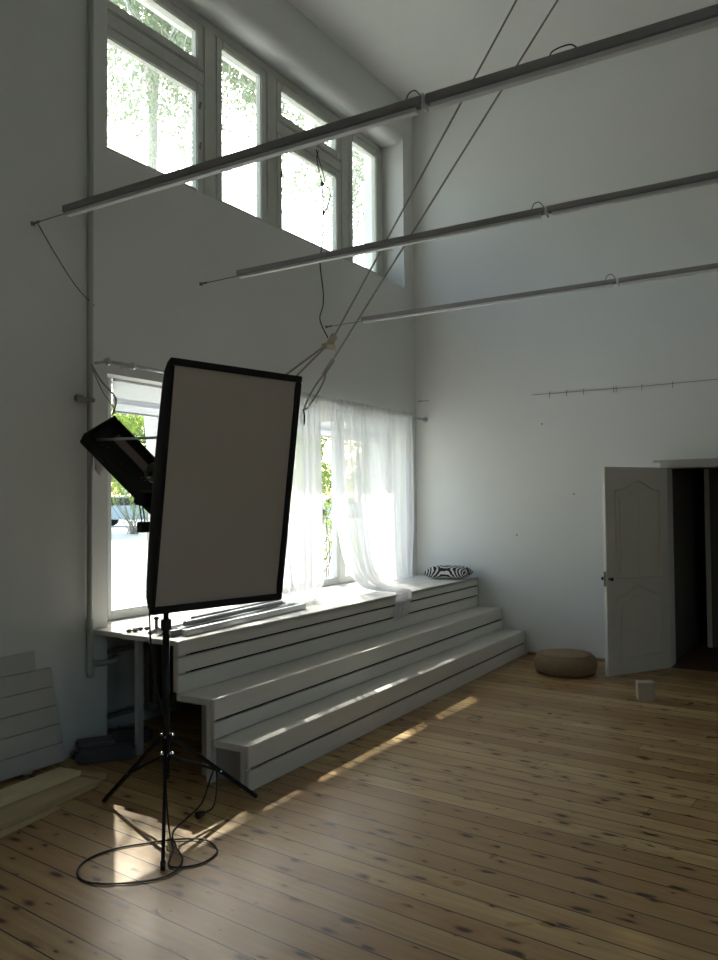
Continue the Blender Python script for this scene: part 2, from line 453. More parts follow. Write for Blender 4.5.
WFILL = thing('window_added_fill', None, None, (XR+.2, 0, RW[2]), kind='structure')  # added window out of view, lets in fill daylight from the right
bm = BM(); frame_rect(bm, XR+.14, XR+.22, RW[0]+.002, RW[1]-.002, RW[2]+.002, RW[3]-.002, .07); box(bm, (XR+.13, -.04, RW[2]+.07), (XR+.23, .04, RW[3]-.07)); mesh('window_frame', bm, FRAME, WFILL)
for y0, y1 in ((RW[0]+.07, -.04), (.04, RW[1]-.07)):
    bm = BM(); box(bm, (XR+.178, y0, RW[2]+.07), (XR+.182, y1, RW[3]-.07)); mesh('pane', bm, GLASS, WFILL)
W2 = thing('window_2', None, None, (-4.74, (LY0+LY1)/2, LZ0+.03), kind='structure')
bm = BM()
frame_rect(bm, -4.80, -4.72, 4.055, LY1-.002, LZ0+.032, 2.688, .045)
for y in (5.62, 7.24): box(bm, (-4.81, y-.05, LZ0+.06), (-4.71, y+.05, 2.66), .006)
box(bm, (-4.86, LY0+.002, LZ0+.03), (-4.74, 4.055, 2.688), .004)
mesh('window_frame', bm, FRAME, W2)
for y0, y1 in ((4.09, 5.58), (5.66, 7.20), (7.28, 8.26)):
    bm = BM(); frame_rect(bm, -4.785, -4.715, y0, y1, LZ0+.062, 2.655, .042, .006); sh = mesh('sash', bm, FRAME, W2)
    bm = BM(); box(bm, (-4.755, y0+.037, LZ0+.10), (-4.751, y1-.037, 2.615)); mesh('pane', bm, GLASS, sh)
# raised blinds, one per casement
for k, (y0, y1) in enumerate(((4.125, 5.55), (5.69, 7.17), (7.31, 8.23))):
    t = thing('roman_blind', ['raised white blind across the top of the casement behind the softbox',
                              'raised white blind at the top of the middle casement, above the curtain gap',
                              'raised white blind over the right casement, veiled by the curtain'][k], 'blind', (-4.69, (y0+y1)/2, 2.36), group='raised blinds')
    bm = BM()
    for j in range(2): box(bm, (-4.70+.007*j, y0, 2.365+.06*j), (-4.697+.007*j, y1, 2.60 if j == 0 else 2.47), 0)
    mesh('blind_cloth', bm, BLIND, t)
    bm = BM(); tube(bm, [(-4.685, y0, 2.605), (-4.685, y1, 2.605)], .014, 10); mesh('head_rail', bm, FRAME, t)
    bm = BM(); tube(bm, [(-4.69, y0, 2.365), (-4.69, y1, 2.365)], .008, 8); mesh('bottom_rail', bm, WHITEP, t)

# ------------------------------------------------------------------ stepped platform
Y0, Y1 = 3.68, YF-.006
def fx(xl, xr, y): return xl+(xr-xl)*(y-Y0)/(YF-Y0)
def skew(bm, fa, fb, y0, y1, z0, z1, bev=.004):
    """box whose x-limits are functions of y"""
    p = [(fa(y0), y0, z0), (fb(y0), y0, z0), (fb(y1), y1, z0), (fa(y1), y1, z0)]
    hexa(bm, p+[(a, b, z1) for a, b, c in p], bev)
E1 = lambda y: fx(-3.05, -3.175, y); E2 = lambda y: fx(-3.315, -3.435, y); E3 = lambda y: fx(-3.605, -3.72, y)
sp = thing('stepped_platform', 'long white painted wooden bleacher platform with slatted risers under the low windows', 'platform', (-3.8, 6.1, 0))
Z1, Z2, Z3 = .262, .50, .82
# deck: in three boards
for a, b, la, lb in ((0, .3205, 1, 0), (.3205, .641, 0, 0), (.641, 1, 0, 1)):
    bm = BM()
    fa = lambda y, b=b: E3(y)+(-4.497-E3(y))*b
    fb = lambda y, a=a: E3(y)+(-4.497-E3(y))*a
    skew(bm, fa, fb, Y0+.02+.09*a, Y1, Z3-.032, Z3); mesh('deck_board', bm, PAINTW, sp)
bm = BM(); box(bm, (-4.84, LY0+.004, Z3-.0295), (-4.497, LY1-.004, Z3-.001)); mesh('sill_board', bm, PAINTW, sp)
def riser(E, bands, y0=Y0):
    for z0, z1 in bands:
        bm = BM(); skew(bm, lambda y: E(y)-.024, E, y0, Y1, z0, z1, .0035); mesh('riser_board', bm, PAINTW, sp)
riser(E3, ((Z3-.085, Z3), (Z3-.193, Z3-.099), (Z2+.001, Z3-.208)))
riser(E2, ((Z2-.123, Z2), (Z1+.001, Z2-.139)))
riser(E1, ((Z1-.128, Z1), (.0, Z1-.144)))
bm = BM(); skew(bm, lambda y: E3(y)-.02, lambda y: E2(y)-.025, Y0, Y1, Z2-.042, Z2-.002); mesh('tread', bm, PAINTW, sp)
bm = BM(); skew(bm, lambda y: E2(y)-.01, lambda y: E1(y)-.025, Y0, Y1, Z1-.042, Z1-.002); mesh('tread', bm, PAINTW, sp)
# end posts, corner strips and end panel
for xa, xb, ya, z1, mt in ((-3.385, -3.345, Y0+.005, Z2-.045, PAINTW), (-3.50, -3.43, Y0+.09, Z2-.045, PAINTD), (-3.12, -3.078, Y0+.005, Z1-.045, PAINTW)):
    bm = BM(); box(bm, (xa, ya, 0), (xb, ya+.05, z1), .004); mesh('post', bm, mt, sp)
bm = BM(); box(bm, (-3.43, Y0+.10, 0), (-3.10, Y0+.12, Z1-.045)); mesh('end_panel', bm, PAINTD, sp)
for i, (y) in enumerate((Y0+.03, 5.0, 6.3, 7.5)):
    bm = BM(); box(bm, (E3(y)-.07, y, Z2 if i == 0 else 0), (E3(y)-.026, y+.06, Z3-.034)); mesh('post', bm, PAINTW, sp)
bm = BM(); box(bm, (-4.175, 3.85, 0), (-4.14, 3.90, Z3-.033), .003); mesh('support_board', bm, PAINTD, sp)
GAPSHADE = plain('dark backing', (.012, .010, .008), .95, spec=.05, bump=0)  # near-black sheets behind the risers, shade of the gaps put in as colour
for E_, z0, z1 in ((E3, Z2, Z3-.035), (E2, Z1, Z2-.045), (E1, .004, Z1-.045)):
    bm = BM(); skew(bm, lambda y: E_(y)-.032, lambda y: E_(y)-.0245, Y0+.14, Y1, z0, z1, .001); mesh('gap_shade', bm, GAPSHADE, sp)
# screw heads on the risers
# ------------------------------------------------------------------ radiator and pipes
rd = thing('radiator', 'dark cast-iron radiator in the niche under the platform end', 'radiator', (-4.68, 4.75, .1))
sec = None
for k in range(9):
    y = 4.48+k*.11
    if sec is None:
        bm = BM()
        for dx in (-.04, .04): tube(bm, smooth_path([(-4.67+dx, y, .12), (-4.67+dx, y, .62)], 4), .024, 10)
        ellipsoid(bm, (-4.67, y, .62), (.072, .04, .045)); ellipsoid(bm, (-4.67, y, .13), (.072, .04, .045))
        sec = mesh('radiator_section', bm, RAD, rd, smooth=True); ysec = y
    else:
        c = sec.copy(); COL.objects.link(c); c.parent = rd; c.location = (0, y-ysec, 0)
for z in (.14, .61):
    bm = BM(); tube(bm, [(-4.67, 4.06, z), (-4.67, 5.4, z)], .018, 10); mesh('feed_pipe', bm, RAD, rd)
hp = thing('heating_pipe', 'tall painted heating pipe running from ceiling down beside the windows', 'pipe', (-4.455, 3.72, .6))
bm = BM(); tube(bm, smooth_path([(-4.462, 3.72, ZC-.002), (-4.462, 3.72, 5), (-4.462, 3.72, 3), (-4.462, 3.72, .72), (-4.464, 3.75, .605), (-4.464, 3.86, .585), (-4.48, 3.96, .585), (-4.60, 4.06, .585)], 8), .021, 12); mesh('pipe', bm, GREYP, hp, smooth=True)
bm = BM(); tube(bm, [(-4.462, 3.72, .82), (-4.462, 3.72, .9)], .027, 12); mesh('pipe_collar', bm, GREYP, hp)
bm = BM(); box(bm, (-4.499, 3.62, 2.372), (-4.43, 3.74, 2.402), .006); lathe(bm, [(.012, 0), (.024, .01), (.024, .05), (.012, .06)], (-4.43, 3.57, 2.387), 12, 'y'); mesh('pipe_bracket', bm, DARKM, hp, label='dark bracket')
single('cloth_rag', (lambda b: (ellipsoid(b, (-4.42, 3.765, 1.99), (.03, .05, .12), 20, 16), [setattr(v, 'co', v.co+Vector(noise.noise_vector(v.co*18))*.025) for v in b.verts], b)[-1])(BM()), CLOTH,
       'small crumpled white rag tucked beside the heating pipe', 'cloth', smooth=True)

# ------------------------------------------------------------------ curtain rods and curtains
cr = thing('curtain_rod', 'long thin metal curtain rod above the low windows', 'curtain rod', (-4.37, 6.1, 2.655))
bm = BM(); tube(bm, [(-4.365, 3.76, 2.655), (-4.365, YF-.003, 2.655)], .0125, 12); mesh('rod', bm, ALU, cr, smooth=True)
for y in (3.79, 4.02, 6.12, 8.1):
    bm = BM(); beam(bm, (-4.499, y, 2.655), (-4.365, y, 2.655), .014, .014); ellipsoid(bm, (-4.365, y, 2.655), (.024, .02, .028)); mesh('bracket', bm, ALU, cr)
bm = BM(); lathe(bm, [(.03, -.02), (.03, 0)], (-4.365, YF, 2.655), 14, 'y'); mesh('end_flange', bm, GREYP, cr)

def drape(rows, nf, amp, nu=120, sub=10, seed=0, thick=.0015):
    """loft through rows of (left point, right point, fold amplitude scale)"""
    rnd = random.Random(seed)
    L = smooth_path([q[0] for q in rows], sub); R_ = smooth_path([q[1] for q in rows], sub)
    A = [q[2] for q in rows]; AA = []
    for i in range(len(rows)-1):
        for k in range(sub): AA.append(A[i]+(A[i+1]-A[i])*k/sub)
    AA.append(A[-1])
    b = BM(); grid = []
    ph = [rnd.uniform(0, 6.28) for _ in range(4)]
    for j, (l, rr, a) in enumerate(zip(L, R_, AA)):
        row = []; d = rr-l
        dn = (L[min(j+1, len(L)-1)]-L[max(j-1, 0)])
        nrm = d.cross(dn)
        nrm = nrm.normalized() if nrm.length > 1e-6 else Vector((1, 0, 0))
        if nrm.x < 0: nrm = -nrm
        if nrm.z < -.3: nrm = -nrm
        v = j/(len(L)-1)
        for i in range(nu+1):
            u = i/nu
            uu = u+.03*math.sin(5*u+ph[0])+.02*math.sin(2.2*v*3+ph[1]+u*9)
            f = math.sin(2*PI*nf*uu+ph[2])+.45*math.sin(2*PI*nf*1.7*uu+ph[3]+v*1.5)+.2*math.sin(2*PI*nf*3.1*uu)
            p = l+d*u+nrm*(f*amp*a)
            row.append(b.verts.new(p))
        grid.append(row)
    for j in range(len(grid)-1):
        for i in range(nu): b.faces.new((grid[j][i], grid[j][i+1], grid[j+1][i+1], grid[j+1][i]))
    return b
def curtain(label, rows, nf, amp, head, seed, group='sheer curtains on the rod'):
    t = thing('sheer_curtain', label, 'curtain', (rows[-1][0][0], rows[-1][0][1], .82), group=group)
    mesh('curtain_cloth', drape(rows, nf, amp, seed=seed), SHEER, t, smooth=True, recalc=False)
    (y0, y1) = head
    b = drape([((-4.345, y0, 2.70), (-4.345, y1, 2.70), .5), ((-4.343, y0, 2.66), (-4.343, y1, 2.66), .9), ((-4.345, y0, 2.60), (-4.345, y1, 2.60), .6)], (y1-y0)*16, .007, nu=int((y1-y0)*160), sub=3, seed=seed+5)
    mesh('curtain_heading', b, SHEERD, t, smooth=True, recalc=False)
    return t
# left curtain: hangs beside the softbox and pools on the deck
curtain('sheer white curtain hanging straight beside the softbox, hem pooled on deck',
        [((-4.345, 5.55, 2.69), (-4.345, 6.30, 2.69), .5), ((-4.33, 5.55, 2.2), (-4.33, 6.28, 2.2), .9), ((-4.30, 5.50, 1.4), (-4.30, 6.24, 1.4), 1.2),
         ((-4.20, 5.42, .97), (-4.22, 6.12, .97), 1.3), ((-4.10, 5.25, .865), (-4.12, 5.95, .862), .7), ((-3.93, 4.95, .842), (-3.97, 5.68, .84), .35)], 7, .028, (5.55, 6.30), 3)
curtain('sheer white curtain swept into a bunch and spilling over the platform edge',
        [((-4.35, 6.50, 2.69), (-4.35, 7.12, 2.69), .5), ((-4.33, 6.50, 2.2), (-4.33, 7.13, 2.2), .9), ((-4.30, 6.52, 1.6), (-4.30, 7.12, 1.6), 1.1),
         ((-4.22, 6.55, 1.12), (-4.24, 7.08, 1.15), 1.1), ((-4.08, 6.56, .90), (-4.10, 6.98, .93), .9), ((-3.90, 6.50, .865), (-3.93, 6.92, .865), .55), ((-3.74, 6.50, .855), (-3.76, 6.84, .855), .4),
         ((-3.645, 6.50, .845), (-3.655, 6.80, .845), .3), ((-3.632, 6.47, .75), (-3.64, 6.78, .76), .35), ((-3.634, 6.44, .60), (-3.645, 6.72, .63), .45)], 5, .026, (6.50, 7.12), 11)
curtain('sheer white curtain hanging against the wall corner at the right end of the rod',
        [((-4.335, 7.14, 2.69), (-4.335, 8.16, 2.69), .5), ((-4.33, 7.15, 2.2), (-4.33, 8.17, 2.2), .7), ((-4.32, 7.2, 1.5), (-4.32, 8.12, 1.5), .9),
         ((-4.31, 7.3, 1.1), (-4.31, 8.05, 1.1), 1.), ((-4.30, 7.38, .845), (-4.30, 8.03, .845), 1.)], 6, .022, (7.12, 8.17), 21)
# sheer header strip over the open gap, same rod
t = thing('sheer_valance', 'short gathered white strip of sheer cloth over the gap between curtains', 'curtain', (-4.345, 6.4, 2.5))
mesh('valance_cloth', drape([((-4.348, 6.29, 2.695), (-4.348, 6.51, 2.695), .6), ((-4.343, 6.29, 2.58), (-4.343, 6.51, 2.58), 1), ((-4.34, 6.27, 2.44), (-4.34, 6.53, 2.47), 1)], 4, .012, nu=50, seed=9), SHEERD, t, smooth=True, recalc=False)

# ------------------------------------------------------------------ ceiling tracks
def track(label, y, z, xl, joints, sz, wire_l):
    t = thing('lighting_track', label, 'track', (0, y, z), group='long tracks crossing the room')
    xs = [xl]+joints+[XR-.002]
    for i in range(len(xs)-1):
        a, b = xs[i]+(.012 if i else 0), xs[i+1]-(.012 if i < len(xs)-2 else 0)
        bm = BM(); box(bm, (a, y-sz/2, z), (b, y+sz/2, z+sz*.85), .004); rail = mesh('upper_rail', bm, TRACK, t)
        bm = BM(); box(bm, (a+.02, y-sz*.36, z-sz*.42), (b-.03, y+sz*.40, z-.0005), .003); mesh('lower_rail', bm, LITEM, t)
    for xj in joints:
        bm = BM(); box(bm, (xj-.05, y-sz*.3, z+.004), (xj+.05, y+sz*.3, z+sz*.6)); mesh('joiner', bm, LITEM, t)
        bm = BM(); box(bm, (xj-.006, y-sz*.55, z-sz*.5), (xj+.006, y+sz*.55, z+sz*.95), .002); mesh('clamp', bm, WHITEP, t)
        bm = BM(); tube(bm, smooth_path([(xj-.10, y, z+sz*.85), (xj-.085, y, z+sz*.85+.035), (xj-.05, y, z+sz*.85+.042), (xj-.02, y, z+sz*.85+.005)], 6), .0028, 6); mesh('wire_loop', bm, CORD, t)
    bm = BM(); tube(bm, [(xl+.01, y, z), (XW+.0005, y, z-.004)], .0035, 6); mesh('tie_wire', bm, DARKM, t)
    bm = BM(); box(bm, (XW+.0005, y-.012, z-.016), (XW+.012, y+.012, z+.008)); tube(bm, [(XW+.01, y, z-.004), (XW+.07, y, z-.002)], .008, 8); mesh('wall_hook', bm, DARKM, t)
    return t
t1 = track('nearest and highest-looking of the long tracks crossing under the ceiling', 3.29, 3.49, -4.18, [-1.665, 1.2], .052, 0)
t2 = track('middle long track crossing in front of the tall upper windows', 4.851, 3.455, -4.106, [-1.618, 1.2], .046, 0)
t3 = track('farthest and lowest-looking long track, meeting the ropes near the curtain', 6.655, 3.435, -4.08, [-1.639, 1.2], .044, 0)
# cord resting on the near track
bm = BM(); tube(bm, smooth_path([(-1.075, 3.285, 3.538), (-1.06, 3.283, 3.556), (-1.02, 3.283, 3.564), (-.98, 3.283, 3.56), (-.955, 3.285, 3.538)], 8), .003, 6)
single('loose_wire', bm, CORD, 'short loose black wire lying on the nearest track', 'wire')
bm = BM(); tube(bm, smooth_path([(-4.46, 3.29, 3.50), (-4.462, 3.42, 3.34), (-4.465, 3.6, 3.15), (-4.445, 3.74, 3.04)], 6), .0028, 6)
single('slack_wire', bm, CORD, 'thin slack wire from the nearest track to the heating pipe', 'wire')

# hanging cable with an inline knot
bm = BM()
tube(bm, smooth_path([(-4.745, 6.904, 5.36), (-4.68, 6.782, 5.206), (-4.6, 6.752, 4.929), (-4.56, 6.709, 4.742), (-4.54, 6.678, 4.575), (-4.49, 6.598, 4.292), (-4.46, 6.502, 4.04), (-4.45, 6.535, 3.769), (-4.45, 6.534, 3.621), (-4.44, 6.465, 3.458), (-4.38, 6.513, 3.283)], 8), .006, 6)
tube(bm, smooth_path([(-4.745, 6.86, 5.36), (-4.69, 6.85, 5.2), (-4.6, 6.80, 4.99), (-4.6, 6.788, 4.941), (-4.57, 6.86, 4.873), (-4.57, 6.825, 4.746), (-4.54, 6.696, 4.59)], 8), .005, 6)
ellipsoid(bm, (-4.6, 6.755, 4.93), (.02, .02, .025), 8, 6); ellipsoid(bm, (-4.54, 6.685, 4.60), (.014, .014, .03), 8, 6)
single('hanging_cable', bm, CORD, 'thin knotted dark cable hanging from the upper window frame to the rope pulley', 'cable', smooth=True)

# ropes with pulley and carabiner
ra = thing('hoist_rope', 'left hoist rope from the ceiling through a small pulley to the wall', 'rope', (-4.47, 5.6, 2.6), group='pair of slanting hoist ropes')
PA = Vector((-2.122, 6.551, ZC-.008)); QA = Vector((-4.36, 6.585, 3.30))
bm = BM(); tube(bm, [PA, QA], .009, 8); mesh('rope', bm, ROPE, ra)
for e in ((-4.45, 5.66, 2.70), (-4.40, 5.84, 2.72)):
    bm = BM(); tube(bm, [QA+Vector((0, -.05, -.05)), e], .010, 8); mesh('rope_tail', bm, ROPE, ra)
bm = BM(); obox(bm, QA+Vector((0, -.03, -.03)), (Vector((0, .7, .7)), Vector((1, 0, 0)), Vector((0, -.7, .7))), (.075, .022, .035), .01)
lathe(bm, [(.035, -.014), (.026, 0), (.035, .014)], (-4.36, 6.58, 3.30), 18, 'x'); mesh('pulley', bm, BEIGE, ra, label='yellowed pulley block')
bm = BM(); ellipsoid(bm, (-4.365, 6.50, 3.20), (.05, .075, .03), 14, 10)
for v in bm.verts: v.co += Vector(noise.noise_vector(v.co*25))*.03
mesh('cord_knot', bm, BEIGE, ra, smooth=True)
bm = BM(); beam(bm, (XW+.001, 5.60, 2.70), (-4.40, 5.85, 2.71), .03, .03); box(bm, (XW+.001, 5.55, 2.65), (XW+.02, 5.67, 2.76)); mesh('wall_hook', bm, DARKM, ra)
rb = thing('hoist_rope', 'right hoist rope from the ceiling ending in a carabiner loop beside the softbox', 'rope', (-4.4, 6.05, 2.5), group='pair of slanting hoist ropes')
PB = Vector((-1.745, 6.706, ZC-.008)); QB = Vector((-4.33, 6.40, 2.94))
bm = BM(); tube(bm, [PB, QB], .009, 8); mesh('rope', bm, ROPE, rb)
bm = BM(); tube(bm, [QB+(PB-QB)*.03, QB+(PB-QB)*-.01], .02, 8); mesh('knot', bm, ROPE, rb)
cc = Vector((-4.33, 6.215, 2.72)); dd = (Vector((-4.33, 6.38, 2.90))-Vector((-4.35, 6.03, 2.50))).normalized(); nn = Vector((0, -dd.z, dd.y))
lp = [cc+dd*(.24*math.cos(a))+nn*(.035*math.sin(a)) for a in [2*PI*k/28 for k in range(28)]]
bm = BM(); tube(bm, lp, .0085, 8, closed=True); mesh('strap_loop', bm, ROPE, rb)
bm = BM(); lp2 = [Vector((-4.34, 6.03, 2.46))+Vector((0, .025*math.sin(a), .075*math.cos(a))) for a in [2*PI*k/20 for k in range(20)]]
tube(bm, lp2, .0085, 8, closed=True); mesh('carabiner', bm, BLKM, rb)
bm = BM(); tube(bm, [(XW+.001, 6.03, 2.46), (-4.34, 6.03, 2.46)], .009, 8); mesh('wall_eye', bm, DARKM, rb)
bm = BM(); tube(bm, smooth_path([(-4.44, 3.715, 2.63), (-4.37, 3.73, 2.52), (-4.2, 3.71, 2.38), (-4.03, 3.535, 2.245)], 6), .006, 6)
tube(bm, smooth_path([(-4.44, 3.72, 2.60), (-4.36, 3.74, 2.44), (-4.22, 3.72, 2.31), (-4.03, 3.53, 2.24)], 6), .004, 6)
single('suspension_rope', bm, ROPE, 'doubled cord from the heating pipe holding the tilted black box', 'cord')

# ------------------------------------------------------------------ tilted black box light hanging at the window
ca = Vector((-4.0, 3.274, 2.083)); cb_ = Vector((-4.0, 3.505, 2.212))
sdir = (cb_-ca).normalized(); ldir = Vector((.35, .256, -.458)).normalized()
ldir = (ldir-sdir*ldir.dot(sdir)).normalized(); ndir = sdir.cross(ldir).normalized()
if ndir.x < 0: ndir = -ndir
Wd = (cb_-ca).length; Ld = .84
cen = (ca+cb_)/2+ldir*Ld/2
bl = thing('strip_light', 'long black box light hanging tilted in front of the left window', 'studio light', tuple(cen))
bm = BM(); obox(bm, cen-ndir*.03, (ldir, sdir, ndir), (Ld/2, Wd/2, .028), .006); mesh('housing', bm, BLACK, bl)
bm = BM()
for s in (-1, 1):
    obox(bm, cen+sdir*s*(Wd/2-.006)+ndir*.018, (ldir, sdir, ndir), (Ld/2, .005, .024))
    obox(bm, cen+ldir*s*(Ld/2-.006)+ndir*.018, (ldir, sdir, ndir), (.005, Wd/2, .024))
mesh('rim', bm, BLACK, bl)
bm = BM(); obox(bm, cen+ndir*.004-ldir*.1+sdir*.05, (ldir, sdir, ndir), (Ld*.25, .03, .004)); mesh('lamp_strip', bm, plain('dull pink plastic', (.22, .15, .15), .5), bl, label='dull pinkish strip inside')
for k in range(11):
    c0 = cen+ndir*.002+ldir*random.uniform(-.36, .3)+sdir*random.uniform(-.09, .09)
    bm = BM(); ellipsoid(bm, c0, (.005, .004, .004), 8, 6); mesh('rivet', bm, CHROME, bl)
bm = BM(); tube(bm, [(-3.97, 3.36, 2.07), (-3.3, 3.22, 2.04)], .008, 10)
single('boom_arm', bm, ALU, 'thin metal arm running from black box light to softbox head', 'rod')
t = thing('hanging_ballast', 'small black ballast box dangling on two wires below the tilted black box light', 'ballast', (-3.75, 3.54, 1.50))
for dy in (0, .025):
    bm = BM(); tube(bm, smooth_path([(-3.77, 3.47+dy, 1.80), (-3.76, 3.50+dy, 1.70), (-3.75, 3.52+dy, 1.56)], 6), .004, 6); mesh('wire', bm, CORD, t)
bm = BM(); box(bm, (-3.78, 3.50, 1.50), (-3.72, 3.58, 1.565), .006); mesh('ballast_box', bm, BLKM, t)

# ------------------------------------------------------------------ softbox
SBL = (-2.6704, 3.0949, 1.7463)
sb = thing('softbox', 'large rectangular black softbox with pale diffusion front on a stand', 'softbox', SBL, (math.radians(8.4), 0, math.radians(78.57)))
w2, h2 = .4, .6; bd = .034
def ringrect(hw, hh, y, n=10, bulge=0.):
    pts = []
    for k in range(4):
        a = [(-hw, -hh), (hw, -hh), (hw, hh), (-hw, hh)][k]; b = [(hw, -hh), (hw, hh), (-hw, hh), (-hw, -hh)][k]
        for i in range(n):
            t_ = i/n; off = bulge*math.sin(PI*t_)
            x = a[0]+(b[0]-a[0])*t_; z = a[1]+(b[1]-a[1])*t_
            nx, nz = [(0, -1), (1, 0), (0, 1), (-1, 0)][k]
            pts.append(Vector((x+nx*off, y, z+nz*off)))
    return pts
bm = BM()
prof = [(1.0, 0, 0), (1.0, .012, 0), (.965, .06, .004), (.90, .12, .008), (.80, .19, .01), (.66, .27, .01), (.45, .36, .008), (.2, .44, .004)]
rings = [[bm.verts.new(p) for p in ringrect(w2*s, h2*s, y, 10, b_)] for s, y, b_ in prof]
for A, B in zip(rings, rings[1:]):
    n = len(A)
    for k in range(n): bm.faces.new((A[k], A[(k+1) % n], B[(k+1) % n], B[k]))
bm.faces.new(rings[-1])
mesh('shell', bm, BLACK, sb, local=True, smooth=True)
bm = BM()
for a, b in (((-w2, -h2), (w2, -h2+bd)), ((-w2, h2-bd), (w2, h2)), ((-w2, -h2+bd), (-w2+bd*.35, h2-bd)), ((w2-bd*1.0, -h2+bd), (w2, h2-bd))):
    box(bm, (a[0], -.012, a[1]), (b[0], .012, b[1]), .004)
mesh('front_border', bm, BLACK, sb, local=True)
bm = BM(); n = 28; g = []
for j in range(n+1):
    row = []
    for i in range(n+1):
        u, v = i/n*2-1, j/n*2-1
        x = u*(w2-.008); z = v*(h2-.03)
        y = .004-.006*(1-u*u)*(1-v*v)+.004*noise.noise(Vector((x*5, z*3, 1)))*(1-u*u)
        # diagonal tension wrinkles near corners
        y += .0045*math.sin((x+z)*38)*max(0, abs(u*v)-.35)
        row.append(bm.verts.new((x, y, z)))
    g.append(row)
for j in range(n):
    for i in range(n): bm.faces.new((g[j][i], g[j][i+1], g[j+1][i+1], g[j+1][i]))
mesh('diffuser', bm, DIFF, sb, local=True, smooth=True)
bm = BM(); lathe(bm, [(.075, 0), (.085, .01), (.085, .05), (.06, .06), (.06, .26), (.05, .28)], (0, .43, 0), 24, 'y'); lh = mesh('lamp_head', bm, BLKM, sb, local=True, smooth=False)
bm = BM(); tube(bm, [(-.085, .60, 0), (-.115, .60, 0)], .02, 12); mesh('knob', bm, CORD, lh, local=True)
bm = BM(); box(bm, (-.36, .20, -.12), (-.28, .30, -.05), .006); mesh('zip_pocket', bm, BLACK, sb, local=True)

# ------------------------------------------------------------------ light stand
SX, SY = -3.165, 3.14
st = thing('light_stand', 'black tripod light stand holding up the large softbox', 'light stand', (SX, SY, 0))
bm = BM(); tube(bm, [(SX, SY, .22), (SX, SY, 1.05)], .0185, 14); mesh('lower_tube', bm, BLKM, st, smooth=True)
bm = BM(); tube(bm, [(SX, SY, 1.05), (SX, SY, 1.72)], .015, 14); mesh('upper_tube', bm, BLKM, st, smooth=True)
for z, r_, h_ in ((1.03, .028, .06), (.43, .031, .05), (.33, .029, .035)):
    bm = BM(); lathe(bm, [(r_*.8, -h_/2), (r_, -h_/2+.006), (r_, h_/2-.006), (r_*.8, h_/2)], (SX, SY, z), 18); mesh('collar', bm, BLKM, st)
bm = BM(); box(bm, (SX-.03, SY-.03, 1.69), (SX+.1, SY+.03, 1.79), .008); tube(bm, [(SX+.02, SY-.03, 1.74), (SX+.02, SY-.11, 1.72)], .007, 8); mesh('tilt_bracket', bm, BLKM, st)
feet = [(-2.745, 2.70), (-3.66, 3.15), (-2.965, 3.64)]
for i, (fx_, fy_) in enumerate(feet):
    d = Vector((fx_-SX, fy_-SY, 0)); L = d.length; d.normalize()
    top = Vector((SX, SY, .43))+d*.035; foot = Vector((fx_, fy_, .008))
    bm = BM(); beam(bm, top, foot, .017, .022, bev=.003)
    lg = mesh('leg', bm, BLKM, st)
    bm = BM(); tube(bm, [foot+(top-foot)*.05, foot-(top-foot).normalized()*.003], [.013, .011], 10); mesh('rubber_foot', bm, CORD, lg)
    mid = top+(foot-top)*.56
    bm = BM(); beam(bm, Vector((SX, SY, .33))+d*.03, mid, .012, .014, bev=.002); mesh('brace', bm, BLKM, st)
    for q in (top+Vector((0, 0, .012)), Vector((SX, SY, .345))+d*.035, mid):
        bm = BM(); ellipsoid(bm, q, (.010, .010, .008), 10, 8); mesh('rivet', bm, CHROME, st, label='shiny chrome rivet')
# power cable: hangs from the head, down the stand, coils on the floor and ends in a plug
bm = BM()
H_ = [(-3.10, 2.99, 1.72), (-3.17, 3.03, 1.3), (-3.19, 3.05, 1.0), (-3.21, 3.10, .75), (-3.13, 3.105, .5), (-3.13, 3.10, .3), (-3.06, 3.04, .12), (-2.98, 2.98, .02),
      (-2.86, 2.88, .006), (-2.74, 2.74, .006), (-2.64, 2.83, .006), (-2.66, 2.97, .006), (-2.79, 3.04, .008), (-2.92, 2.98, .008), (-3.03, 2.86, .006), (-3.11, 2.74, .006), (-3.13, 2.60, .006), (-3.07, 2.49, .006),
      (-2.96, 2.44, .006), (-2.84, 2.48, .006), (-2.71, 2.60, .006), (-2.68, 2.70, .008), (-2.72, 2.80, .014), (-2.84, 2.89, .014), (-2.95, 2.97, .012), (-3.03, 3.06, .006), (-3.07, 3.19, .01), (-3.08, 3.32, .05), (-3.07, 3.38, .17), (-3.06, 3.40, .215), (-3.045, 3.40, .19), (-3.03, 3.38, .1), (-3.02, 3.34, .03), (-3.03, 3.27, .018)]
tube(bm, smooth_path(H_, 8), .0045, 8)
pc = thing('power_cable', 'black power cable hanging down the stand and coiled on the floor', 'cable', (-2.9, 2.8, 0))
mesh('cord', bm, CORD, pc, smooth=True)
bm = BM(); tube(bm, [(-3.03, 3.28, .018), (-3.035, 3.235, .018)], [.012, .02], 12); tube(bm, [(-3.03, 3.237, .022), (-3.032, 3.215, .022)], .003, 6); mesh('plug', bm, CORD, pc)

